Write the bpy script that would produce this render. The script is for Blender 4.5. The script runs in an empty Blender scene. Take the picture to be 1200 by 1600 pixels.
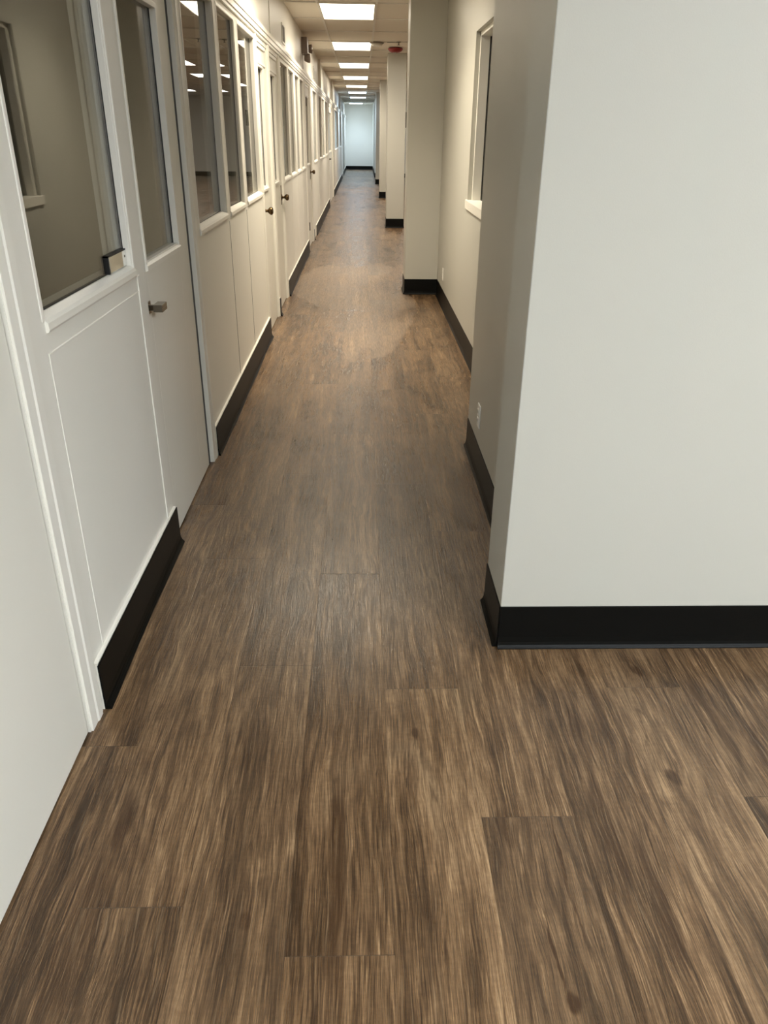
import bpy, bmesh, math, random
from mathutils import Matrix, Vector
random.seed(7)
C = bpy.context.scene.collection
SC = bpy.context.scene

# ------------------------------------------------------------ camera
CAM_H = 1.52
FPX = 1194.55
PITCH, YAW, ROLL = 0.459121, 0.0312207, 0.0126094
cp, sp, cy, sy = math.cos(PITCH), math.sin(PITCH), math.cos(YAW), math.sin(YAW)
fwd = Vector((sy*cp, cy*cp, -sp)); rgt = Vector((cy, -sy, 0)); upv = rgt.cross(fwd)
r2 = rgt*math.cos(ROLL) + upv*math.sin(ROLL); u2 = -rgt*math.sin(ROLL) + upv*math.cos(ROLL)
cd = bpy.data.cameras.new('camera'); cam = bpy.data.objects.new('camera', cd); C.objects.link(cam)
cam.matrix_world = Matrix(((r2.x, u2.x, -fwd.x, 0), (r2.y, u2.y, -fwd.y, 0), (r2.z, u2.z, -fwd.z, CAM_H), (0, 0, 0, 1)))
cd.sensor_fit = 'HORIZONTAL'; cd.sensor_width = 36; cd.lens = FPX/1200*36; cd.clip_start = .02; cd.clip_end = 200
SC.camera = cam

# ------------------------------------------------------------ world, exposure, lamp colours
w = bpy.data.worlds.new('world'); SC.world = w; w.use_nodes = True
w.node_tree.nodes['Background'].inputs[0].default_value = (0.02, 0.02, 0.022, 1)
w.node_tree.nodes['Background'].inputs[1].default_value = 0.2
SC.view_settings.view_transform = 'Standard'; SC.view_settings.look = 'None'
SC.view_settings.exposure = 0.0; SC.view_settings.gamma = 1.0; SC.view_settings.use_curve_mapping = False
WARM = ((1.0, .89, .71), 8.5)      # corridor troffers: colour, strength
NEUT = ((.88, .95, 1.0), 36.0)      # lobby behind the camera
COOL = ((.62, .80, 1.0), 7.0)      # far end of the corridor
ROOM = ((1.0, .92, .80), 10.0)      # open room on the right
DOWN_W, DOWN_SPREAD = 31.0, 125    # the lens of each corridor troffer throws most of its light downwards

# ------------------------------------------------------------ materials
def mat(name):
    m = bpy.data.materials.new(name); m.use_nodes = True
    nt = m.node_tree; b = nt.nodes['Principled BSDF']
    return m, nt, b
def simple(name, col, rough=.5, metal=0, bump=0, bscale=300, spec=.5, var=0):
    m, nt, b = mat(name)
    b.inputs['Base Color'].default_value = (*col, 1); b.inputs['Roughness'].default_value = rough
    b.inputs['Metallic'].default_value = metal; b.inputs['Specular IOR Level'].default_value = spec
    tc = nt.nodes.new('ShaderNodeNewGeometry')
    if bump:
        n = nt.nodes.new('ShaderNodeTexNoise'); n.inputs['Scale'].default_value = bscale; n.inputs['Detail'].default_value = 3
        nt.links.new(tc.outputs['Position'], n.inputs['Vector'])
        bp = nt.nodes.new('ShaderNodeBump'); bp.inputs['Strength'].default_value = bump; bp.inputs['Distance'].default_value = .002
        nt.links.new(n.outputs[0], bp.inputs['Height']); nt.links.new(bp.outputs[0], b.inputs['Normal'])
    if var:
        n = nt.nodes.new('ShaderNodeTexNoise'); n.inputs['Scale'].default_value = 1.3; n.inputs['Detail'].default_value = 5
        nt.links.new(tc.outputs['Position'], n.inputs['Vector'])
        r = nt.nodes.new('ShaderNodeMapRange'); r.inputs[3].default_value = 1-var; r.inputs[4].default_value = 1+var
        nt.links.new(n.outputs[0], r.inputs[0])
        mx = nt.nodes.new('ShaderNodeVectorMath'); mx.operation = 'SCALE'; mx.inputs[0].default_value = col
        nt.links.new(r.outputs[0], mx.inputs['Scale']); nt.links.new(mx.outputs[0], b.inputs['Base Color'])
    return m
def emit(name, col, s):
    m = bpy.data.materials.new(name); m.use_nodes = True; nt = m.node_tree; nt.nodes.clear()
    e = nt.nodes.new('ShaderNodeEmission'); o = nt.nodes.new('ShaderNodeOutputMaterial')
    e.inputs[0].default_value = (*col, 1); e.inputs[1].default_value = s
    nt.links.new(e.outputs[0], o.inputs[0]); return m
M = {}
M['paint'] = simple('wall_paint', (.83, .805, .73), .40, bump=.12, bscale=260, var=.015, spec=.4)
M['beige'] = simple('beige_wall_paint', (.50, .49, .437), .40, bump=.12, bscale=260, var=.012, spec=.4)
M['gloss_paint'] = simple('trim_paint', (.84, .815, .74), .28, bump=.05, bscale=60, spec=.5, var=.01)
M['door_paint'] = simple('door_paint', (.81, .785, .705), .33, bump=.04, bscale=90, spec=.45, var=.01)
M['rubber'] = simple('black_rubber_base', (.004, .004, .0035), .40, bump=.05, bscale=40, spec=.12)
M['gasket'] = simple('black_gasket', (.008, .008, .008), .5)
M['dark'] = simple('shadow_gap', (.02, .018, .015), .8)
M['steel'] = simple('satin_nickel', (.19, .17, .14), .22, metal=1)
M['chrome'] = simple('polished_clip', (.80, .80, .78), .06, metal=1)
M['brass'] = simple('aged_bronze', (.12, .078, .038), .28, metal=1)
M['hinge'] = simple('black_hinge', (.03, .025, .02), .4, metal=.7)
M['tile'] = simple('ceiling_tile', (.80, .75, .66), .9, bump=.5, bscale=120, spec=.1, var=.02)
M['grid'] = simple('ceiling_grid', (.78, .75, .68), .5)
M['plate'] = simple('white_plastic', (.80, .79, .74), .35)
M['taupe'] = simple('taupe_plastic', (.25, .20, .165), .45)
M['lens'] = simple('lamp_lens', (.42, .38, .34), .15, spec=.7)
M['red'] = simple('red_plastic', (.24, .010, .010), .35)
M['grey'] = simple('grey_plastic', (.35, .33, .30), .5)
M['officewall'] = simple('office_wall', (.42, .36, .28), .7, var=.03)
M['carpet'] = simple('office_carpet', (.10, .09, .08), .95, bump=.5, bscale=500)
M['warm'] = emit('warm_diffuser', *WARM); M['neutral'] = emit('neutral_diffuser', *NEUT)
M['cool'] = emit('cool_diffuser', *COOL); M['roomlight'] = emit('room_diffuser', *ROOM)
M['exit_red'] = emit('exit_red', (1, .05, .06), 1.4)

def glass_mat(name, tint):
    m = bpy.data.materials.new(name); m.use_nodes = True; nt = m.node_tree; nt.nodes.clear(); N = nt.nodes.new; L = nt.links.new
    g = N('ShaderNodeNewGeometry'); d = N('ShaderNodeVectorMath'); d.operation = 'DOT_PRODUCT'
    L(g.outputs['Normal'], d.inputs[0]); L(g.outputs['Incoming'], d.inputs[1])
    a = N('ShaderNodeMath'); a.operation = 'ABSOLUTE'; L(d.outputs['Value'], a.inputs[0])
    s = N('ShaderNodeMath'); s.operation = 'SUBTRACT'; s.inputs[0].default_value = 1; L(a.outputs[0], s.inputs[1])
    p = N('ShaderNodeMath'); p.operation = 'POWER'; L(s.outputs[0], p.inputs[0]); p.inputs[1].default_value = 5
    r = N('ShaderNodeMapRange'); L(p.outputs[0], r.inputs[0]); r.inputs[3].default_value = .04
    t = N('ShaderNodeBsdfTransparent'); t.inputs[0].default_value = (*tint, 1)
    gl = N('ShaderNodeBsdfGlossy'); gl.inputs['Roughness'].default_value = .0
    mx = N('ShaderNodeMixShader'); o = N('ShaderNodeOutputMaterial')
    L(r.outputs[0], mx.inputs[0]); L(t.outputs[0], mx.inputs[1]); L(gl.outputs[0], mx.inputs[2]); L(mx.outputs[0], o.inputs[0])
    return m
M['glass'] = glass_mat('window_glass', (.86, .86, .83))

# floor: vinyl wood planks; each plank carries its own random attribute
PW, PL, PX0 = .2286, 1.527, -.163
STREAKS = [ # x, y, half width, half length, amount (the dark heartwood streaks and knots of the printed planks)
 (-.062, 1.22, .020, .24, .75), (-.045, 1.03, .012, .12, .5), (-.585, 1.36, .014, .10, .8), (-.60, 1.08, .035, .22, .55),
 (.150, 1.66, .009, .022, .9), (.165, 1.58, .008, .10, .45), (.868, 1.93, .014, .026, .85), (.825, 1.485, .014, .028, .85),
 (.60, 1.62, .016, .16, .6), (.60, 1.35, .022, .18, .7), (.66, 1.14, .022, .16, .65), (.48, 1.47, .006, .10, .7), (.465, 1.20, .004, .16, .8),
 (.405, .905, .014, .022, .95), (.395, 1.0, .003, .08, .9), (1.02, 1.72, .014, .20, .7), (1.10, 1.55, .02, .15, .6), (-.26, 1.09, .016, .02, .6),
 (.355, 1.33, .024, .06, .6), (.70, 1.75, .012, .14, .5), (-.30, 1.62, .05, .10, .28), (-.21, 1.45, .05, .16, .25),
 (.22, 3.4, .045, .28, .5), (-.63, 3.05, .05, .18, .35), (.50, 3.1, .04, .3, .35), (-.35, 2.05, .008, .12, .4)]
def floor_mat():
    m, nt, b = mat('vinyl_wood_floor'); N = nt.nodes.new; L = nt.links.new
    g = N('ShaderNodeNewGeometry'); sep = N('ShaderNodeSeparateXYZ'); L(g.outputs['Position'], sep.inputs[0])
    at = N('ShaderNodeAttribute'); at.attribute_name = 'plank'
    def math_(op, a, c=None, d=None, clamp=False):
        n = N('ShaderNodeMath'); n.operation = op; n.use_clamp = clamp
        for i, v in enumerate((a, c, d)):
            if v is None: continue
            if isinstance(v, (int, float)): n.inputs[i].default_value = v
            else: L(v, n.inputs[i])
        return n.outputs[0]
    def comb(x, y, z):
        n = N('ShaderNodeCombineXYZ')
        for i, v in enumerate((x, y, z)):
            if isinstance(v, (int, float)): n.inputs[i].default_value = v
            else: L(v, n.inputs[i])
        return n.outputs[0]
    def noise(v, scale, det=4, rough=.55, dist=0):
        n = N('ShaderNodeTexNoise'); L(v, n.inputs['Vector']); n.inputs['Scale'].default_value = scale
        n.inputs['Detail'].default_value = det; n.inputs['Roughness'].default_value = rough; n.inputs['Distortion'].default_value = dist
        return n.outputs[0]
    def mr(v, a, c, d=0, e=1, smooth=False):
        n = N('ShaderNodeMapRange'); L(v, n.inputs[0])
        if smooth: n.interpolation_type = 'SMOOTHSTEP'
        for i, q in zip((1, 2, 3, 4), (a, c, d, e)): n.inputs[i].default_value = q
        return n.outputs[0]
    def mix(f, a, c):
        n = N('ShaderNodeMix'); n.data_type = 'RGBA'
        if isinstance(f, (int, float)): n.inputs[0].default_value = f
        else: L(f, n.inputs[0])
        for i, v in ((6, a), (7, c)):
            if isinstance(v, tuple): n.inputs[i].default_value = (*v, 1)
            else: L(v, n.inputs[i])
        return n.outputs[2]
    asep = N('ShaderNodeSeparateColor'); L(at.outputs['Color'], asep.inputs[0]); R1, R2, R3 = asep.outputs
    x, y = sep.outputs[0], sep.outputs[1]
    rz = math_('MULTIPLY', R1, 37.0)
    warp = noise(comb(math_('MULTIPLY', x, 5), math_('MULTIPLY', y, 1.6), rz), 1, 3)
    xw = math_('ADD', x, math_('MULTIPLY', math_('SUBTRACT', warp, .5), .07))
    broad = noise(comb(math_('MULTIPLY', xw, 16), math_('MULTIPLY', y, .5), rz), 1, 3, .5)
    mid = noise(comb(math_('MULTIPLY', xw, 60), math_('MULTIPLY', y, 1.7), rz), 1, 5, .6)
    fine = noise(comb(math_('MULTIPLY', xw, 330), math_('MULTIPLY', y, 8), rz), 1, 4, .65)
    cross = noise(comb(math_('MULTIPLY', x, 45), math_('MULTIPLY', y, 95), rz), 1, 3, .6)
    blot = noise(comb(math_('MULTIPLY', x, 4.5), math_('MULTIPLY', y, 1.6), rz), 1, 4, .6, .6)
    rings = math_('SINE', math_('MULTIPLY', noise(comb(math_('MULTIPLY', xw, 6), math_('MULTIPLY', y, .9), math_('ADD', rz, 3)), 1, 2), 75))
    v = math_('ADD', math_('MULTIPLY', broad, .42), math_('MULTIPLY', mid, .52))
    v = math_('ADD', v, math_('MULTIPLY', fine, .72))
    fin2 = noise(comb(math_('MULTIPLY', x, 760), math_('MULTIPLY', y, 12), rz), 1, 2, .6)
    v = math_('ADD', v, math_('MULTIPLY', math_('SUBTRACT', fin2, .5), .55))
    v = math_('ADD', v, math_('MULTIPLY', blot, .52))
    v = math_('ADD', v, math_('MULTIPLY', cross, .12))
    v = math_('ADD', v, math_('MULTIPLY', rings, .030))
    v = math_('ADD', v, math_('MULTIPLY', math_('SUBTRACT', R2, .5), .06))
    ramp = N('ShaderNodeValToRGB'); L(mr(v, .93, 1.42), ramp.inputs[0])
    cr = ramp.color_ramp; cr.elements[0].position = 0; cr.elements[0].color = (.055, .034, .019, 1)
    cr.elements[1].position = 1; cr.elements[1].color = (.56, .40, .245, 1)
    for p, c in ((.25, (.105, .065, .036, 1)), (.5, (.205, .132, .074, 1)), (.75, (.33, .222, .130, 1))):
        e = cr.elements.new(p); e.color = c
    col = ramp.outputs[0]
    # greyer and redder planks
    col = mix(mr(R3, .3, 1, 0, .17), col, mix(.5, col, (.16, .145, .12)))
    col = mix(mr(blot, .56, .70, 0, .45, True), col, mix(.55, col, (.10, .088, .066)))
    vn = noise(comb(math_('MULTIPLY', xw, 26), math_('MULTIPLY', y, 1.5), math_('ADD', rz, 17)), 1, 3, .5)
    vein = mr(math_('ABSOLUTE', math_('SUBTRACT', vn, .5)), .0, .022, 1, 0, True)
    vein = math_('MULTIPLY', vein, mr(blot, .42, .60, 0, 1))
    vein = math_('MULTIPLY', vein, mr(fine, .35, .6, .3, 1))
    col = mix(math_('MULTIPLY', vein, .75), col, (.075, .045, .024))
    # knots and dark heart streaks
    dw = noise(comb(math_('MULTIPLY', x, 14), math_('MULTIPLY', y, 4), 0.0), 1, 4)
    xs = math_('ADD', x, math_('MULTIPLY', math_('SUBTRACT', dw, .5), .06))
    acc = None
    for sx, syy, hw, hl, am in STREAKS:
        a = math_('POWER', math_('DIVIDE', math_('SUBTRACT', xs, sx), hw*1.3), 2.0)
        c = math_('POWER', math_('DIVIDE', math_('SUBTRACT', y, syy), hl*1.3), 2.0)
        k = math_('MULTIPLY', mr(math_('ADD', a, c), 1.0, .25, 0, 1, True), am)
        acc = k if acc is None else math_('MAXIMUM', acc, k)
    acc = math_('MULTIPLY', acc, mr(fine, .35, .65, 1.25, .7), clamp=True)
    col = mix(acc, col, (.062, .033, .016))
    pr = noise(comb(math_('MULTIPLY', x, 620), math_('MULTIPLY', y, 34), rz), 1, 2)
    col = mix(mr(pr, .60, .70, 0, .45), col, (.05, .032, .018))
    lt = noise(comb(math_('MULTIPLY', xw, 210), math_('MULTIPLY', y, 5), math_('ADD', rz, 23)), 1, 3, .6)
    col = mix(mr(lt, .60, .72, 0, .38), col, (.46, .345, .225))
    # small dark cracks
    ck = noise(comb(math_('MULTIPLY', xw, 90), math_('MULTIPLY', y, 7), math_('ADD', rz, 9)), 1, 2)
    col = mix(mr(ck, .74, .79, 0, .75), col, (.035, .022, .014))
    # thin dull film of dried mop water in the middle of the corridor and near its end
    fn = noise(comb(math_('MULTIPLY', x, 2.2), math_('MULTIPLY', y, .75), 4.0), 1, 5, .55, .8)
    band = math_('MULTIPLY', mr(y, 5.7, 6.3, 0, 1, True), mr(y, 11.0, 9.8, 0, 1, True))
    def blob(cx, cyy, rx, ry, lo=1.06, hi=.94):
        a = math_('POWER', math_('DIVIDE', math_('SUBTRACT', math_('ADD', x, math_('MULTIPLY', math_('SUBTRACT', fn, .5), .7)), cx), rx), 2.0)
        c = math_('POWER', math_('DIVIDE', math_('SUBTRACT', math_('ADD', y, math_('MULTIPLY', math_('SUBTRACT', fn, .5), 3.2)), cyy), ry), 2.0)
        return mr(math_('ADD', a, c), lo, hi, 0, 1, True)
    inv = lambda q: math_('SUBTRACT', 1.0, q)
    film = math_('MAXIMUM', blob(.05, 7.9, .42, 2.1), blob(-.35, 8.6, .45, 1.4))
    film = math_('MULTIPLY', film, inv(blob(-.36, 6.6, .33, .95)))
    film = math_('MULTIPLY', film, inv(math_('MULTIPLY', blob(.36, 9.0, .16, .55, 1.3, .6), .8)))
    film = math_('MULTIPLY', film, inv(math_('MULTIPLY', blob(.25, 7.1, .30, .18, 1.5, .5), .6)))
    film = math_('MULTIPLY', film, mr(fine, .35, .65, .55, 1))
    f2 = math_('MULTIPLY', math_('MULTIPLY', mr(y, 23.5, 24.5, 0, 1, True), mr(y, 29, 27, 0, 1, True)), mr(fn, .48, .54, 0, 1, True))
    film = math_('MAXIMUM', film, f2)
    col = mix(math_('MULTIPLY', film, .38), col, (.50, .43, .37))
    dk = N('ShaderNodeVectorMath'); dk.operation = 'MULTIPLY'; L(col, dk.inputs[0]); dk.inputs[1].default_value = (.65, .59, .52); col = dk.outputs[0]
    # seams
    uv = N('ShaderNodeUVMap'); uv.uv_map = 'plankuv'; us = N('ShaderNodeSeparateXYZ'); L(uv.outputs[0], us.inputs[0])
    ex = math_('MINIMUM', us.outputs[0], math_('SUBTRACT', PW, us.outputs[0]))
    ey = math_('MINIMUM', us.outputs[1], math_('SUBTRACT', PL, us.outputs[1]))
    seam = math_('MAXIMUM', math_('MULTIPLY', mr(ex, .0016, .0004), .5), mr(ey, .0018, .0006))
    col = mix(math_('MULTIPLY', seam, .5), col, (.05, .034, .022))
    L(col, b.inputs['Base Color'])
    rg = math_('ADD', mr(fine, .3, .7, .37, .22), mr(blot, .3, .7, -.03, .05))
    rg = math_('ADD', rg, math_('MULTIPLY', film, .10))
    L(rg, b.inputs['Roughness']); b.inputs['Specular IOR Level'].default_value = .38
    hgt = math_('ADD', math_('MULTIPLY', fine, .7), math_('MULTIPLY', mid, .6))
    hgt = math_('ADD', hgt, math_('MULTIPLY', cross, .35))
    hgt = math_('SUBTRACT', hgt, math_('MULTIPLY', seam, .5))
    bp = N('ShaderNodeBump'); bp.inputs['Strength'].default_value = .55; bp.inputs['Distance'].default_value = .0016
    L(hgt, bp.inputs['Height']); L(bp.outputs[0], b.inputs['Normal'])
    return m
M['floor'] = floor_mat()

# ------------------------------------------------------------ mesh helpers
class MB:
    def __init__(s): s.bm = bmesh.new()
    def box(s, x0, x1, y0, y1, z0, z1, mi=0):
        P = [s.bm.verts.new((x, y, z)) for z in (z0, z1) for y in (y0, y1) for x in (x0, x1)]
        for f in ((0, 2, 3, 1), (4, 5, 7, 6), (0, 1, 5, 4), (2, 6, 7, 3), (0, 4, 6, 2), (1, 3, 7, 5)):
            fc = s.bm.faces.new([P[i] for i in f]); fc.material_index = mi
        return s
    def prism(s, prof, a, b, axis='y', mi=0):
        """extrude closed profile; axis y: prof=(x,z); axis x: prof=(y,z); axis z: prof=(x,y)"""
        def pt(p, t): return {'y': (p[0], t, p[1]), 'x': (t, p[0], p[1]), 'z': (p[0], p[1], t)}[axis]
        A = [s.bm.verts.new(pt(p, a)) for p in prof]; B = [s.bm.verts.new(pt(p, b)) for p in prof]; n = len(prof)
        for i in range(n): s.bm.faces.new((A[i], A[(i+1) % n], B[(i+1) % n], B[i])).material_index = mi
        s.bm.faces.new(A[::-1]).material_index = mi; s.bm.faces.new(B).material_index = mi
        return s
    def lathe(s, prof, c, axis='z', n=28, mi=0):
        """prof = (r, h) list along axis from c"""
        rings = []
        for r, h in prof:
            ring = []
            for k in range(n):
                t = 2*math.pi*k/n; a, b_ = r*math.cos(t), r*math.sin(t)
                p = {'z': (a, b_, h), 'x': (h, a, b_), 'y': (a, h, b_)}[axis]
                ring.append(s.bm.verts.new((c[0]+p[0], c[1]+p[1], c[2]+p[2])))
            rings.append(ring)
        for A, B in zip(rings, rings[1:]):
            for k in range(n):
                f = s.bm.faces.new((A[k], A[(k+1) % n], B[(k+1) % n], B[k])); f.smooth = True; f.material_index = mi
        s.bm.faces.new(rings[0][::-1]); s.bm.faces.new(rings[-1])
        return s
    def build(s, name, m, parent=None, bevel=0, seg=2, loc=None):
        bmesh.ops.recalc_face_normals(s.bm, faces=s.bm.faces)
        me = bpy.data.meshes.new(name); s.bm.to_mesh(me); s.bm.free()
        for q in (m if isinstance(m, (list, tuple)) else [m]): me.materials.append(q)
        o = bpy.data.objects.new(name, me); C.objects.link(o)
        if parent: o.parent = parent
        if loc: o.location = loc
        if bevel:
            bv = o.modifiers.new('bevel', 'BEVEL'); bv.width = bevel; bv.segments = seg; bv.limit_method = 'ANGLE'; bv.angle_limit = math.radians(50)
        return o
def struct(o, label=None):
    o['kind'] = 'structure'
    if label: o['label'] = label; o['category'] = o.name.split('_')[0]
    return o
def thing(name, label, cat, loc, group=None):
    o = bpy.data.objects.new(name, None); C.objects.link(o); o.location = loc; o.empty_display_size = .05
    o['label'] = label; o['category'] = cat
    if group: o['group'] = group
    return o
def root(name, label, cat):
    o = bpy.data.objects.new(name, None); C.objects.link(o); o['kind'] = 'structure'; o['label'] = label; o['category'] = cat
    return o

# ------------------------------------------------------------ floor
CEIL = 2.715
XL, XU = -.765, -.80                      # left wall face, face of the wall above the head rail
YEND = 39.6
def build_floor():
    bm = bmesh.new(); uvl = bm.loops.layers.uv.new('plankuv'); cl = bm.loops.layers.float_color.new('plank')
    ends = {-2: 1.127, -1: 1.971, 0: 1.009, 1: 1.853, 2: 1.36, 3: .62, 4: 1.852, 5: 1.415, -3: 1.62, -4: 2.2}
    x0k, x1k = -4, 33
    for k in range(x0k, x1k):
        xa = PX0 + k*PW; xb = xa + PW
        off = ends.get(k, random.uniform(0, PL)); y = off - PL*math.ceil((off+4.0)/PL)
        while y < YEND+.3:
            r = (random.random(), random.random(), random.random(), 1)
            vs = [bm.verts.new(p) for p in ((xa, y, 0), (xb, y, 0), (xb, y+PL, 0), (xa, y+PL, 0))]
            f = bm.faces.new(vs)
            for l, q in zip(f.loops, ((0, 0), (PW, 0), (PW, PL), (0, PL))): l[uvl].uv = q; l[cl] = r
            y += PL
    me = bpy.data.meshes.new('floor'); bm.to_mesh(me); bm.free(); me.materials.append(M['floor'])
    o = bpy.data.objects.new('floor', me); C.objects.link(o); struct(o)
    b2 = MB(); b2.box(-3.7, -.86, -4.6, YEND+.1, -.03, -.001)
    struct(b2.build('floor', M['carpet']))
build_floor()

# ------------------------------------------------------------ ceiling: lay-in tiles in a grid
GX0, GY0 = -.456, 9.29 - 1.22*12
def build_ceiling():
    b = MB()
    b.box(-3.7, 7.9, -4.6, YEND+.1, CEIL+.006, CEIL+.03, 0)
    x = GX0 - .606*5
    while x < 7.8:
        if x > -3.6: b.box(x-.012, x+.012, -4.5, YEND, CEIL-.005, CEIL+.0055, 1)
        x += .606
    y = GY0
    while y < YEND:
        b.box(-3.6, 7.8, y-.012, y+.012, CEIL-.004, CEIL+.0052, 1); y += 1.22
    struct(b.build('ceiling', [M['tile'], M['grid']]))
build_ceiling()

# ------------------------------------------------------------ left partition
# kind, y0, y1 ; windows: glass opening ; doors: leaf opening
WIN = [ # y0, y1, recess
 (1.875, 2.675, .025), (3.84, 4.655, .025), (4.775, 5.375, .025), (5.52, 6.33, .025),
 (8.255, 8.98, .025), (9.12, 9.80, .025), (9.97, 10.58, .025), (10.74, 11.36, .025),
 (13.45, 14.52, .025), (15.30, 16.22, .025), (16.50, 17.55, .025), (17.85, 19.0, .025),
 (23.9, 27.3, .025), (28.9, 31.3, .025)]
ZS, ZT = 1.115, 2.115
DOORS = [(.76, 1.672), (2.80, 3.652), (6.42, 7.13), (7.27, 8.02), (11.66, 12.62), (19.35, 22.0), (32.2, 33.1)]
ZD = 2.12
def build_left_wall():
    b = MB()
    ops = sorted([(a, c, ZS-.03, ZT+.004) for a, c, _ in WIN] + [(a-.004, c+.004, 0, ZD) for a, c in DOORS])
    y = -4.5; xb = -.86
    seams = [4.715, 5.447]
    for a, c, z0, z1 in ops:
        if a > y: b.box(xb, XL, y, a, 0, 2.2)
        if z0 > 0: b.box(xb, XL, a, c, 0, z0)
        b.box(xb, XL, a, c, z1, 2.2)
        y = c
    b.box(xb, XL, y, YEND, 0, 2.2)
    b.box(xb, XU, -4.5, YEND, 2.2, CEIL+.006)
    struct(b.build('wall_left', M['paint']))
    # head rail: stepped moulding
    b = MB()
    for a, c in ((-4.5, 15.13), (15.25, 22.3), (22.4, YEND)):
        b.prism([(XL-.03, 2.150), (XL+.006, 2.150), (XL+.010, 2.156), (XL+.010, 2.172), (XL+.017, 2.176), (XL+.017, 2.206),
                 (XL+.022, 2.210), (XL+.022, 2.240), (XL+.012, 2.250), (XL-.034, 2.250)], a, c)
    struct(b.build('trim_1', M['gloss_paint']))
    # pilaster strips standing on the head rail
    b = MB()
    for a, wd, xx in ((7.80, .02, XU+.006), (16.0, .10, -.752), (22.3, .12, -.752), (30.5, .12, -.76)):
        b.box(XU-.005, xx, a, a+wd, 2.25, CEIL)
    struct(b.build('trim_2', M['paint']))
    b = MB()
    for yy in seams:
        b.box(XL-.002, XL+.0012, yy-.0025, yy+.0025, .16, 1.06)
    struct(b.build('trim_3', M['dark']))
    # battens dividing the lower panels and posts
    b = MB()
    b.box(XL-.002, XL+.0018, 1.862, 1.869, .16, 1.031); b.box(XL-.002, XL+.0018, 1.869, 2.70, 1.025, 1.031)
    b.box(XL-.002, XL+.004, 2.695, 2.722, .16, 1.08)
    for yy in (6.36, 9.05, 9.88, 10.66, 11.45, 14.6): b.box(XL-.002, XL+.002, yy-.003, yy+.003, .16, 1.07)
    struct(b.build('trim_4', M['gloss_paint'], bevel=.0015, seg=1))
build_left_wall()

TILT = {2: .0125, 3: -.008, 4: .008}          # panes turned slightly so their reflections fall where wanted
def window(i, y0, y1, rec, clip=False):
    r = root('window_%d' % i, '', 'window'); del r['label']; del r['category']
    fw, pr = .018, .0025
    b = MB()                                              # jambs and head with moulded edge
    for a, c in ((y0-fw, y0+.002), (y1-.002, y1+fw)):
        b.box(XL-.075, XL+pr, a, c, ZS-.01, ZT+fw)
    b.box(XL-.075, XL+pr, y0, y1, ZT-.002, ZT+fw)
    b.box(XL-.075, XL-.002, y0, y0+.008, ZS, ZT); b.box(XL-.075, XL-.002, y1-.008, y1, ZS, ZT)
    b.build('window_frame', M['gloss_paint'], r, bevel=.004)
    b = MB()                                              # sloped sill board with a rounded nose
    b.prism([(XL-.075, ZS-.03), (XL-.075, ZS+.004), (XL-rec+.004, ZS+.004), (XL+.002, ZS-.006), (XL+.008, ZS-.014), (XL+.009, ZS-.030),
             (XL+.006, ZS-.036), (XL-.002, ZS-.038)], y0-.002, y1+.004)
    b.build('window_sill', M['gloss_paint'], r)
    xg = XL-rec
    tl = TILT.get(i, 0)*(y1-y0)
    MB().prism([(xg-.006, y0+.004), (xg, y0+.004), (xg-tl, y1-.004), (xg-.006-tl, y1-.004)], ZS+.002, ZT, 'z').build('pane', M['glass'], r)
    g = MB()
    g.box(xg-.007-tl, xg+.001-tl, y1-.0125, y1-.006, ZS+.002, ZT-.002); g.box(xg-.007, xg+.002, y0+.006, y0+.011, ZS+.002, ZT-.002)
    g.prism([(xg-.007, y0), (xg+.0005, y0), (xg+.0005-tl, y1), (xg-.007-tl, y1)], ZS+.0035, ZS+.008, 'z')
    g.build('gasket', M['gasket'], r)
    if clip:
        c = MB(); c.box(xg-.014, xg+.010, y1-.195, y1-.009, ZS+.006, ZS+.054)
        co = c.build('glass_clip', M['chrome'], r, bevel=.002); co['label'] = 'polished metal patch fitting at the lower corner of the pane'
        d = MB(); d.box(xg-.013, xg+.0085, y1-.203, y1-.1945, ZS+.004, ZS+.058); d.box(xg-.013, xg+.0085, y1-.203, y1-.010, ZS+.0535, ZS+.058)
        d.build('clip_gasket', M['gasket'], co)
        s = MB(); s.lathe([(.0001, 0), (.004, 0), (.004, .0015), (.0001, .0015)], (xg+.0095, y1-.03, ZS+.036), 'x', 12); s.build('screw', M['steel'], co)
for i, (a, c, rc) in enumerate(WIN): window(i+1, a, c, rc, i == 0)

def casing(b, y0, y1, ztop=2.15):
    """stepped moulded door casing between y0 and y1"""
    wd = y1-y0
    b.prism([(XL-.06, y0), (XL+.006, y0), (XL+.007, y0+wd*.45), (XL+.0105, y0+wd*.52), (XL+.0105, y0+wd*.86), (XL+.007, y0+wd*.92),
             (XL+.007, y1), (XL-.06, y1)], 0, ztop, 'z')
b = MB()
for a, c in ((1.680, 1.765), (3.657, 3.738), (7.15, 7.25), (6.365, 6.405), (8.04, 8.12), (11.52, 11.64), (12.65, 12.80), (19.2, 19.33), (22.05, 22.3), (32.0, 32.18), (33.12, 33.3)):
    casing(b, a, c)
struct(b.build('trim_5', M['gloss_paint'], bevel=.0012, seg=1))

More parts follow.
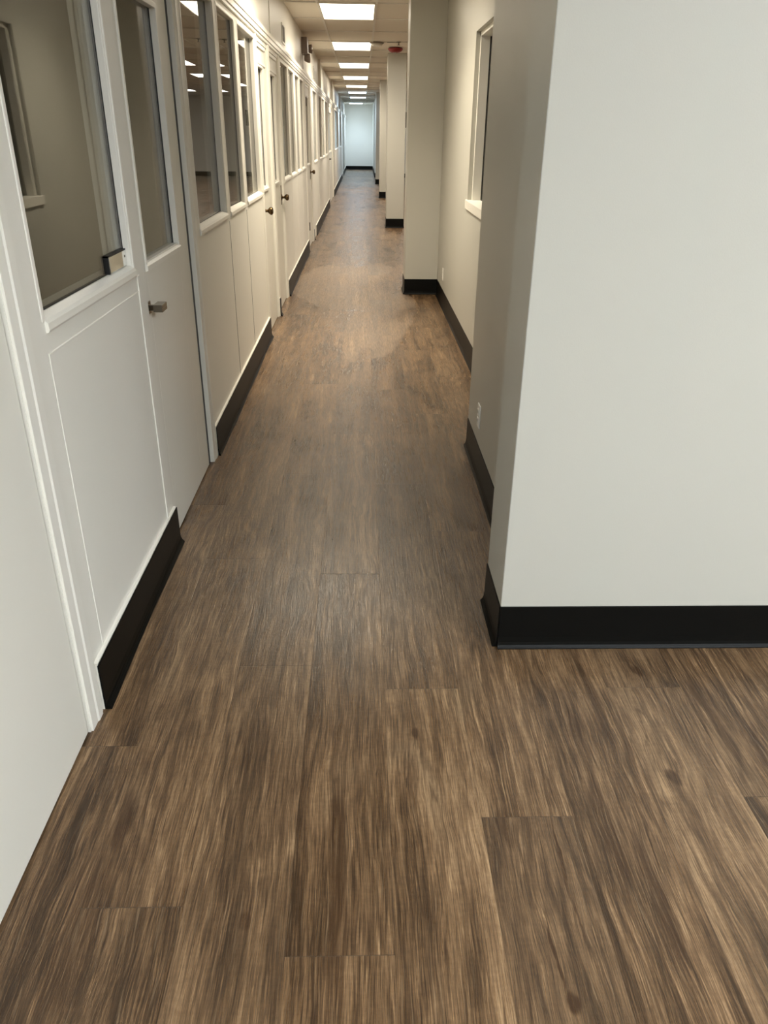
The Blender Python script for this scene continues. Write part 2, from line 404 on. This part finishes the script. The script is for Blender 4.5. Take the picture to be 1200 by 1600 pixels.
def knob(parent, y, z, x0, m):
    b = MB(); b.lathe([(.001, 0), (.032, 0), (.032, .004), (.026, .009), (.012, .012), (.010, .030), (.016, .036), (.027, .046),
                       (.030, .056), (.028, .066), (.018, .073), (.001, .075)], (x0, y, z), 'x', 28)
    return b.build('door_knob', m, parent)
def door(i, y0, y1, style):
    r = root('door_%d' % i, '', 'door'); del r['label']; del r['category']
    xf = XL-.012 if style != 'flush' else XL-.004; xb = xf-.042
    g0, g1 = y0+.003, (y1-.048 if i == 2 else y1-.006)
    if style == 'flush':
        MB().box(xb, xf, g0, g1, .008, ZD-.004).build('door_leaf', M['door_paint'], r, bevel=.0015)
        MB().box(xb-.02, xb, y0, y1, 0, ZD).build('door_stop', M['dark'], r)  # near-black sheet behind the leaf, painted as shade in its edge gaps
        return
    if style == 'glazed':
        a, c, z0, z1 = y0+.075, y1-.237, 1.10, 1.935
        MB().box(xf-.03, xf-.003, y1-.046, y1, 0, ZD-.002).build('gap_shade_strip', M['gasket'], r)  # black strip stands in for the shaded gap between leaf and casing
    elif style == 'slot':
        a, c, z0, z1 = y0+.05, y1-.27, 1.13, 1.965
    else:
        a, c, z0, z1 = y0+.12, y1-.25*(y1-y0), 1.13, 1.965
    b = MB(); b.box(xb, xf, g0, a, .008, ZD-.004); b.box(xb, xf, c, g1, .008, ZD-.004)
    b.box(xb, xf, a, c, .008, z0); b.box(xb, xf, a, c, z1, ZD-.004)
    b.build('door_leaf', M['door_paint'], r, bevel=.001, seg=1)
    b = MB()
    b.prism([(xf-.02, z0), (xf+.002, z0-.006), (xf+.010, z0-.014), (xf+.010, z0-.030), (xf-.001, z0-.034)], a-.012, c+.012)
    bd = b.build('glazing_bead', M['gloss_paint'], r)
    b = MB(); b.box(xf-.02, xf+.006, a-.012, a+.004, z0-.01, z1+.012); b.box(xf-.02, xf+.006, c-.004, c+.012, z0-.01, z1+.012)
    b.box(xf-.02, xf+.006, a, c, z1-.004, z1+.014); b.build('glazing_bead', M['gloss_paint'], r, bevel=.002)
    MB().box(xf-.026, xf-.020, a, c, z0, z1).build('pane', M['glass'], r)
    b = MB(); b.box(xf-.027, xf-.018, c-.010, c-.004, z0, z1); b.build('gasket', M['gasket'], r)
    if style in ('slot', 'far'):
        b = MB(); b.box(xf-.001, xf+.010, y0+.03, y1-.06, ZD-.032, ZD-.006)
        b.box(xf-.001, xf+.008, y0+.03, y1-.06, z1+.016, z1+.03); b.build('top_panel', M['gloss_paint'], r, bevel=.003)
    # near-black backing put in for the shade in the clearance gaps
    b = MB(); b.box(xb-.02, xb, y0, g0+.012, 0, ZD); b.box(xb-.02, xb, g1-.012, y1, 0, ZD); b.box(xb-.02, xb, y0, y1, 0, .02)
    b.box(xb-.02, xb, y0, y1, ZD-.02, ZD); b.build('door_stop', M['dark'], r)
    if style == 'glazed':
        h = MB(); zc = .945; yc = y0+.040
        h.box(xf, xf+.005, yc-.020, yc+.020, zc-.022, zc+.022)
        h.box(xf, xf+.030, yc-.010, yc+.010, zc-.010, zc+.010)
        h.box(xf+.022, xf+.056, yc-.022, yc+.050, zc-.013, zc+.013)
        h.box(xf+.026, xf+.0565, yc-.0225, yc+.048, zc-.002, zc+.0015)
        o = h.build('door_handle', M['steel'], r, bevel=.002); o['label'] = 'square satin nickel lever handle'
    elif i == 3: knob(r, y0+.075, .965, xf, M['brass'])['label'] = 'aged brass round knob'
    elif i == 4:
        k = knob(r, y1-.075, .965, xf, M['brass']); k['label'] = 'aged brass round knob'
        MB().box(xf, xf+.004, y1-.10, y1-.05, .90, 1.07).build('knob_plate', M['brass'], r, bevel=.001)
    elif i == 5:
        k = knob(r, y1-.10, 1.0, xf, M['brass']); MB().box(xf, xf+.004, y1-.13, y1-.07, .90, 1.10).build('knob_plate', M['brass'], r, bevel=.001)
        for z in (.32, 1.90): MB().lathe([(.001, 0), (.009, 0), (.009, .11), (.001, .11)], (XL+.012, y0-.004, z-.055), 'z', 12).build('hinge', M['hinge'], r)
    else:
        h = MB(); h.box(xf, xf+.05, y0+.2, y0+.23, .97, 1.0); h.box(xf+.04, xf+.058, y0+.2, y0+.34, .972, .998); h.build('door_handle', M['steel'], r, bevel=.002)
door(1, *DOORS[0], 'flush'); door(2, *DOORS[1], 'glazed'); door(3, *DOORS[2], 'slot'); door(4, *DOORS[3], 'slot')
door(5, *DOORS[4], 'far'); door(6, *DOORS[5], 'far'); door(7, *DOORS[6], 'flush')

# offices behind the partition
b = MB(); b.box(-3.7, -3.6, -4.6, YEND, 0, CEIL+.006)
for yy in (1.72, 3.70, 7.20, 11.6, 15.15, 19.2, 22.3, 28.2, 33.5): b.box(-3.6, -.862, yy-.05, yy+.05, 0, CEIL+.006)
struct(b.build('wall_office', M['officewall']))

# ------------------------------------------------------------ right hand block and columns
BX, BY = .445, 2.066
b = MB()
b.prism([(BX, BY), (7.8, BY), (7.8, BY+.12), (.70, BY+.12), (.70, 3.78), (.70, 3.90), (.569, 3.90), (.569, 2.345), (BX, 2.345)], 0, CEIL+.006, 'z')
struct(b.build('wall_front', M['beige'], bevel=.003))
WX, W0, W1, WZ0, WZ1 = .788, 4.75, 6.16, 1.085, 2.16
b = MB()
b.box(WX, WX+.13, 3.78, W0, 0, CEIL+.006); b.box(WX, WX+.13, W1, 8.65, 0, CEIL+.006)
b.box(WX, WX+.13, W0, W1, 0, WZ0-.02); b.box(WX, WX+.13, W0, W1, WZ1, CEIL+.006)
b.box(.70, WX+.13, 3.78, 3.90, 0, CEIL+.006)
struct(b.build('wall_right', M['beige']))
r = root('window_15', '', 'window'); del r['label']; del r['category']
b = MB()
for a, c in ((W0, W0+.03), (W1-.03, W1)): b.box(WX+.03, WX+.129, a, c, WZ0, WZ1)
b.box(WX+.03, WX+.129, W0, W1, WZ1-.03, WZ1); b.build('window_frame', M['gloss_paint'], r, bevel=.003)
b = MB(); b.box(WX-.014, WX+.129, W0-.03, W1+.03, WZ0-.062, WZ0)
b.build('window_sill', M['gloss_paint'], r, bevel=.003)
MB().box(WX+.100, WX+.106, W0+.03, W1-.03, WZ0, WZ1-.03).build('pane', M['glass'], r)
g = MB(); g.box(WX+.094, WX+.1, W1-.036, W1-.030, WZ0, WZ1-.03); g.box(WX+.094, WX+.1, W0+.03, W1-.03, WZ0, WZ0+.006); g.build('gasket', M['gasket'], r)
# dim room behind that window
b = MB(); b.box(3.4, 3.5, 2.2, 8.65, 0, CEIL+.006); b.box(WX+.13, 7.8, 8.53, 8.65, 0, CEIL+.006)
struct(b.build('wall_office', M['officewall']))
COLS = [(.445, .788, 8.28, 8.65), (.430, .742, 14.66, 15.1), (.45, .78, 21.75, 22.2), (.45, .78, 27.95, 28.4)]
b = MB(); b.box(*COLS[0], 0, CEIL+.004); struct(b.build('wall_pilaster', M['beige'], bevel=.004))
cols = []
for k, cc in enumerate(COLS[1:]):
    lab = ['cream square column nearest the camera in the row beside the corridor', 'cream square column second in the row beside the corridor',
           'cream square column farthest down the row beside the corridor'][k]
    t = thing('column', lab, 'column', (0, 0, 0), 'square columns along the corridor')
    MB().box(*cc, 0, CEIL+.004).build('shaft', M['beige'], t, bevel=.004); cols.append((t, cc))
b = MB()
b.box(.49, .62, 32.4, YEND, 0, CEIL+.006); b.box(.62, 7.9, 32.4, 32.52, 0, CEIL+.006); b.box(7.8, 7.9, -4.6, YEND, 0, CEIL+.006)
struct(b.build('wall_far_room', M['paint']))
struct(MB().box(-3.7, .62, YEND, YEND+.12, 0, CEIL+.006).build('wall_end', M['paint']))
struct(MB().box(-.86, 7.9, -4.6, -4.5, 0, CEIL+.006).build('wall_behind', M['paint']))

r = root('window_16', '', 'window'); del r['label']; del r['category']      # dark window in the cross wall, seen past the columns
b = MB(); b.box(1.20, 1.25, 32.37, 32.41, 1.74, 2.32); b.box(2.35, 2.40, 32.37, 32.41, 1.74, 2.32); b.box(1.25, 2.35, 32.37, 32.41, 2.27, 2.32)
b.build('window_frame', M['gloss_paint'], r); MB().box(1.16, 2.44, 32.33, 32.41, 1.69, 1.74).build('window_sill', M['gloss_paint'], r, bevel=.004)
MB().box(1.25, 2.35, 32.388, 32.394, 1.74, 2.27).build('pane', M['glass'], r); MB().box(1.25, 2.35, 32.395, 32.405, 1.74, 2.27).build('blind', M['dark'], r)  # dark sheet behind the pane stands in for an unlit interior

# ------------------------------------------------------------ black cove base
BH = .157
def profile(s=1):   # offset from wall, height
    return [(0, 0), (.017, 0), (.0175, .003), (.014, .006), (.0095, .012), (.0065, .022), (.0045, .040), (.004, BH-.004), (.003, BH), (0, BH)]
def base_run(bm_, p0, p1, wob=0):
    """p0->p1 with the wall on the left-hand side (profile grows to the right)"""
    dx, dy = p1[0]-p0[0], p1[1]-p0[1]; L = math.hypot(dx, dy); tx, ty = dx/L, dy/L; nx, ny = ty, -tx
    n = max(1, int(L/.25)) if wob else 1; pf = profile(); rings = []
    for k in range(n+1):
        t = L*k/n; wv = wob*math.sin(k*1.7+p0[1])*.5 if wob else 0; rg = []
        for o, z in pf:
            oo = o*(1+wv) if z < .02 else o
            zz = z + (.0022*math.sin(k*2.3+p0[1]*3) if wob and z > .1 else 0)
            rg.append(bm_.verts.new((p0[0]+tx*t+nx*oo, p0[1]+ty*t+ny*oo, zz)))
        rings.append(rg)
    m_ = len(pf)
    for A, B in zip(rings, rings[1:]):
        for k in range(m_): bm_.faces.new((A[k], A[(k+1) % m_], B[(k+1) % m_], B[k]))
    bm_.faces.new(rings[0]); bm_.faces.new(rings[-1][::-1])
def base(name, runs, wob=0, parent=None):
    b = MB()
    for p0, p1 in runs: base_run(b.bm, p0, p1, wob)
    o = b.build(name, M['rubber'], parent)
    if not parent: struct(o)
    return o
XB = XL+.011
LB = [(1.772, 2.80), (3.742, 6.36), (7.16, 7.24), (8.13, 11.50), (12.815, 12.86), (13.42, 15.10), (15.14, 19.18), (22.32, 31.98), (33.3, YEND)]
bb = MB()
for a, c in LB:
    bb.box(XL-.002, XB-.001, a, c, .0, BH+.002)
    bb.box(XL-.002, XB+.001, a, c, BH+.002, BH+.0055)
struct(bb.build('trim_6', M['gloss_paint']))      # painted batten and caulk line behind and above the rubber base
for a, c in LB: base('baseboard_left', [((XB, a), (XB, c))], .35)
e = .017
base('baseboard_right', [((BX, 2.345), (BX, BY)), ((BX, BY), (7.8, BY)), ((.569, 3.90), (.569, 2.345))])
base('baseboard_right', [((WX, 8.28), (WX, 3.90)), ((COLS[0][0], 8.28), (WX, 8.28)), ((COLS[0][0], 8.65), (COLS[0][0], 8.28))])
for t, (x0, x1, y0, y1) in cols:
    base('column_base', [((x0, y0), (x1, y0)), ((x0, y1), (x0, y0)), ((x1, y0), (x1, y1))], parent=t)['label'] = 'black rubber cove base'
base('baseboard_right', [((.49, YEND), (.49, 32.4)), ((.49, 32.4), (5.0, 32.4)), ((5.8, 32.4), (7.8, 32.4))])
base('baseboard_end', [((-.86, YEND), (.49, YEND))])

# ------------------------------------------------------------ ceiling lights
def troffer(x0, y0, m, label, group, x1=None, ly=1.22):
    x1 = x1 or x0+.606
    t = thing('ceiling_light', label, 'ceiling light', ((x0+x1)/2, y0+ly/2, CEIL), group)
    hx, hy = (x1-x0)/2, ly/2
    b = MB(); f = .022
    b.box(-hx, hx, -hy, -hy+f, -.010, .004); b.box(-hx, hx, hy-f, hy, -.010, .004)
    b.box(-hx, -hx+f, -hy+f, hy-f, -.010, .004); b.box(hx-f, hx, -hy+f, hy-f, -.010, .004)
    b.build('light_frame', M['grid'], t, bevel=.002)
    b = MB(); b.box(-hx+f, hx-f, -hy+f, hy-f, -.006, .003); b.build('diffuser', m, t)
    if m in (M['warm'], M['cool']):
        ld = bpy.data.lights.new('lamp', 'AREA'); ld.shape = 'RECTANGLE'; ld.size = 2*hx-.05; ld.size_y = 2*hy-.05
        ld.energy = DOWN_W*(1.5 if y0 < 6 else 1.0); ld.spread = math.radians(DOWN_SPREAD); ld.color = (WARM if m == M['warm'] else COOL)[0]
        lo_ = bpy.data.objects.new('lamp', ld); C.objects.link(lo_); lo_.parent = t; lo_.location = (0, 0, -.008)
    return t
ords = ['just out of view above the near corridor', 'nearest the camera in view', 'second in the corridor row', 'third in the corridor row', 'fourth in the corridor row',
        'fifth in the corridor row', 'sixth in the corridor row', 'seventh in the corridor row']
for k in range(-1, 7):
    troffer(GX0, 9.29+3.66*k, M['warm'] if k < 5 else M['cool'], 'glowing rectangular ceiling panel, ' + ords[k+1], 'corridor ceiling panels')
troffer(-.57, 37.5, M['cool'], 'bluish white ceiling panel right before the end wall', 'corridor ceiling panels')
for x, y in ((GX0, -1.69), (GX0+.606*3, -1.69), (GX0+.606*6, -1.69), (GX0+.606*4, -.47), (GX0+.606*8, -.47)):
    troffer(x, y, M['neutral'], 'white ceiling panel over the lobby behind the camera', 'lobby ceiling panels')
for cx in (3, 6, 9):
    for k in range(0, 5 if cx == 3 else 6):
        troffer(GX0+.606*cx, 9.29+3.66*k, M['roomlight'], 'ceiling panel of the open room right of the columns', 'open room ceiling panels')

# ------------------------------------------------------------ small fittings
t = thing('smoke_detector', 'flat round smoke detector on the ceiling beside the second light panel', 'smoke detector', (.215, 13.0, CEIL))
MB().lathe([(.001, 0), (.105, 0), (.105, -.012), (.098, -.016), (.001, -.016)], (0, 0, 0), 'z', 32).build('mounting_ring', M['taupe'], t)
MB().lathe([(.001, -.016), (.085, -.016), (.080, -.040), (.055, -.052), (.001, -.054)], (0, 0, 0), 'z', 32).build('detector_body', M['plate'], t)
t = thing('fire_alarm', 'red dome shaped fire alarm under the ceiling near the columns', 'fire alarm', (.515, 13.75, CEIL-.015))
MB().lathe([(.001, .015), (.10, .015), (.115, .004), (.114, -.012), (.095, -.032), (.060, -.048), (.001, -.052)], (0, 0, 0), 'z', 32).build('alarm_dome', M['red'], t)
MB().lathe([(.001, -.050), (.03, -.050), (.026, -.060), (.001, -.063)], (0, 0, 0), 'z', 20).build('strobe_lens', M['lens'], t)
t = thing('sprinkler_head', 'small metal sprinkler head with a thin pipe on the ceiling', 'sprinkler', (.53, 12.9, CEIL))
MB().lathe([(.001, 0), (.035, 0), (.033, -.006), (.010, -.010), (.009, -.035), (.020, -.038), (.020, -.041), (.001, -.041)], (0, 0, 0), 'z', 20).build('sprinkler_body', M['steel'], t)
MB().lathe([(.001, 0), (.006, 0), (.006, -.17), (.001, -.17)], (0, 0, 0), 'x', 12).build('conduit', M['grey'], t, loc=(0, 0, -.008))

t = thing('emergency_light', 'brown grey emergency light with twin lamp heads high on left wall', 'emergency light', (XU, 11.95, 2.535))
MB().box(0, .075, -.14, .14, -.07, .12).build('housing', M['taupe'], t, bevel=.006)
for yy, zz in ((-.10, -.12), (.42, .03)):
    o = MB().lathe([(.001, 0), (.030, 0), (.040, .015), (.052, .045), (.055, .075), (.048, .078), (.001, .074)], (.03, yy, zz-.0), 'x', 24).build('lamp_head', M['taupe'], t)
    MB().lathe([(.001, 0), (.046, 0), (.036, .006), (.001, .008)], (.105, yy, zz), 'x', 20).build('lens', M['lens'], o)
    MB().box(.03, .05, yy-.012, yy+.012, min(zz, 0), max(zz, 0)+.03).build('bracket', M['taupe'], t)
MB().box(.0, .004, -.016, .016, -.28, -.07).build('conduit', M['taupe'], t)

def vent(name, label, y0, y1, z0, z1):
    t = thing(name, label, 'vent', (XU, (y0+y1)/2, (z0+z1)/2)); hy, hz = (y1-y0)/2, (z1-z0)/2
    b = MB(); f = .018
    b.box(0, .010, -hy, hy, -hz, -hz+f); b.box(0, .010, -hy, hy, hz-f, hz); b.box(0, .010, -hy, -hy+f, -hz+f, hz-f); b.box(0, .010, hy-f, hy, -hz+f, hz-f)
    b.build('vent_frame', M['plate'], t, bevel=.002)
    b = MB(); b.box(0, .002, -hy+f, hy-f, -hz+f, hz-f, 1)
    n = 6
    for k in range(n):
        yy = -hy+f+(k+.5)*(2*hy-2*f)/n; b.box(.002, .008, yy-.006, yy+.006, -hz+f, hz-f)
    b.build('louvre', [M['grey'], M['dark']], t)
vent('wall_vent', 'small louvred vent high on the left wall above door knobs', 8.93, 9.23, 2.325, 2.50)
vent('wall_vent', 'small dark slotted vent on left wall beyond the emergency light', 14.42, 14.60, 2.33, 2.50)

def outlet(x, y, z, label):
    t = thing('electrical_outlet', label, 'outlet', (x, y, z))
    MB().box(-.006, 0, -.035, .035, -.057, .057).build('cover_plate', M['plate'], t, bevel=.002)
    for dz in (-.021, .021):
        s = MB().box(-.009, -.005, -.0165, .0165, dz-.014, dz+.014).build('socket', M['plate'], t, bevel=.002)
        k = MB(); k.box(-.0094, -.0088, -.008, -.005, dz-.006, dz+.006); k.box(-.0094, -.0088, .005, .008, dz-.006, dz+.006); k.build('slot', M['dark'], s)
outlet(.569, 3.53, .295, 'white outlet plate on the recessed side wall by corner')
outlet(WX, 7.70, .30, 'pale outlet plate low on the wall under the right window')

# ------------------------------------------------------------ open room: door and exit sign (seen reflected in the partition glass)
r = root('door_8', '', 'door'); del r['label']; del r['category']
MB().box(5.05, 5.75, 32.35, 32.395, .01, 2.13).build('door_leaf', M['door_paint'], r, bevel=.002)
b = MB(); b.box(5.0, 5.05, 32.37, 32.40, 0, 2.18); b.box(5.75, 5.8, 32.37, 32.40, 0, 2.18); b.box(5.05, 5.75, 32.37, 32.40, 2.13, 2.18); b.build('door_frame', M['gloss_paint'], r)
MB().box(5.12, 5.40, 32.31, 32.35, 2.03, 2.09).build('door_closer', M['grey'], r, bevel=.004)
MB().lathe([(.001, 0), (.03, 0), (.012, -.01), (.03, -.05), (.001, -.06)], (5.68, 32.35, 1.0), 'y', 20).build('door_knob', M['brass'], r)
t = thing('exit_sign', 'lit red EXIT sign hanging from the open room ceiling, mirrored in glass', 'exit sign', (3.95, 25.0, CEIL))
MB().box(-.16, .16, -.025, .025, -.30, -.08).build('sign_box', M['plate'], t, bevel=.006)
MB().box(-.02, .02, -.02, .02, -.08, 0).build('canopy_mount', M['plate'], t)
cu = bpy.data.curves.new('exit_text', 'FONT'); cu.body = 'EXIT'; cu.size = .17; cu.extrude = .002; cu.align_x = 'CENTER'; cu.align_y = 'CENTER'
to = bpy.data.objects.new('tmp', cu); C.objects.link(to)
dg = bpy.context.evaluated_depsgraph_get(); me = bpy.data.meshes.new_from_object(to.evaluated_get(dg)); bpy.data.objects.remove(to)
lo = bpy.data.objects.new('lettering', me); C.objects.link(lo); me.materials.clear(); me.materials.append(M['exit_red']); lo.parent = t
lo.location = (0, -.028, -.19); lo.rotation_euler = (math.pi/2, 0, 0)
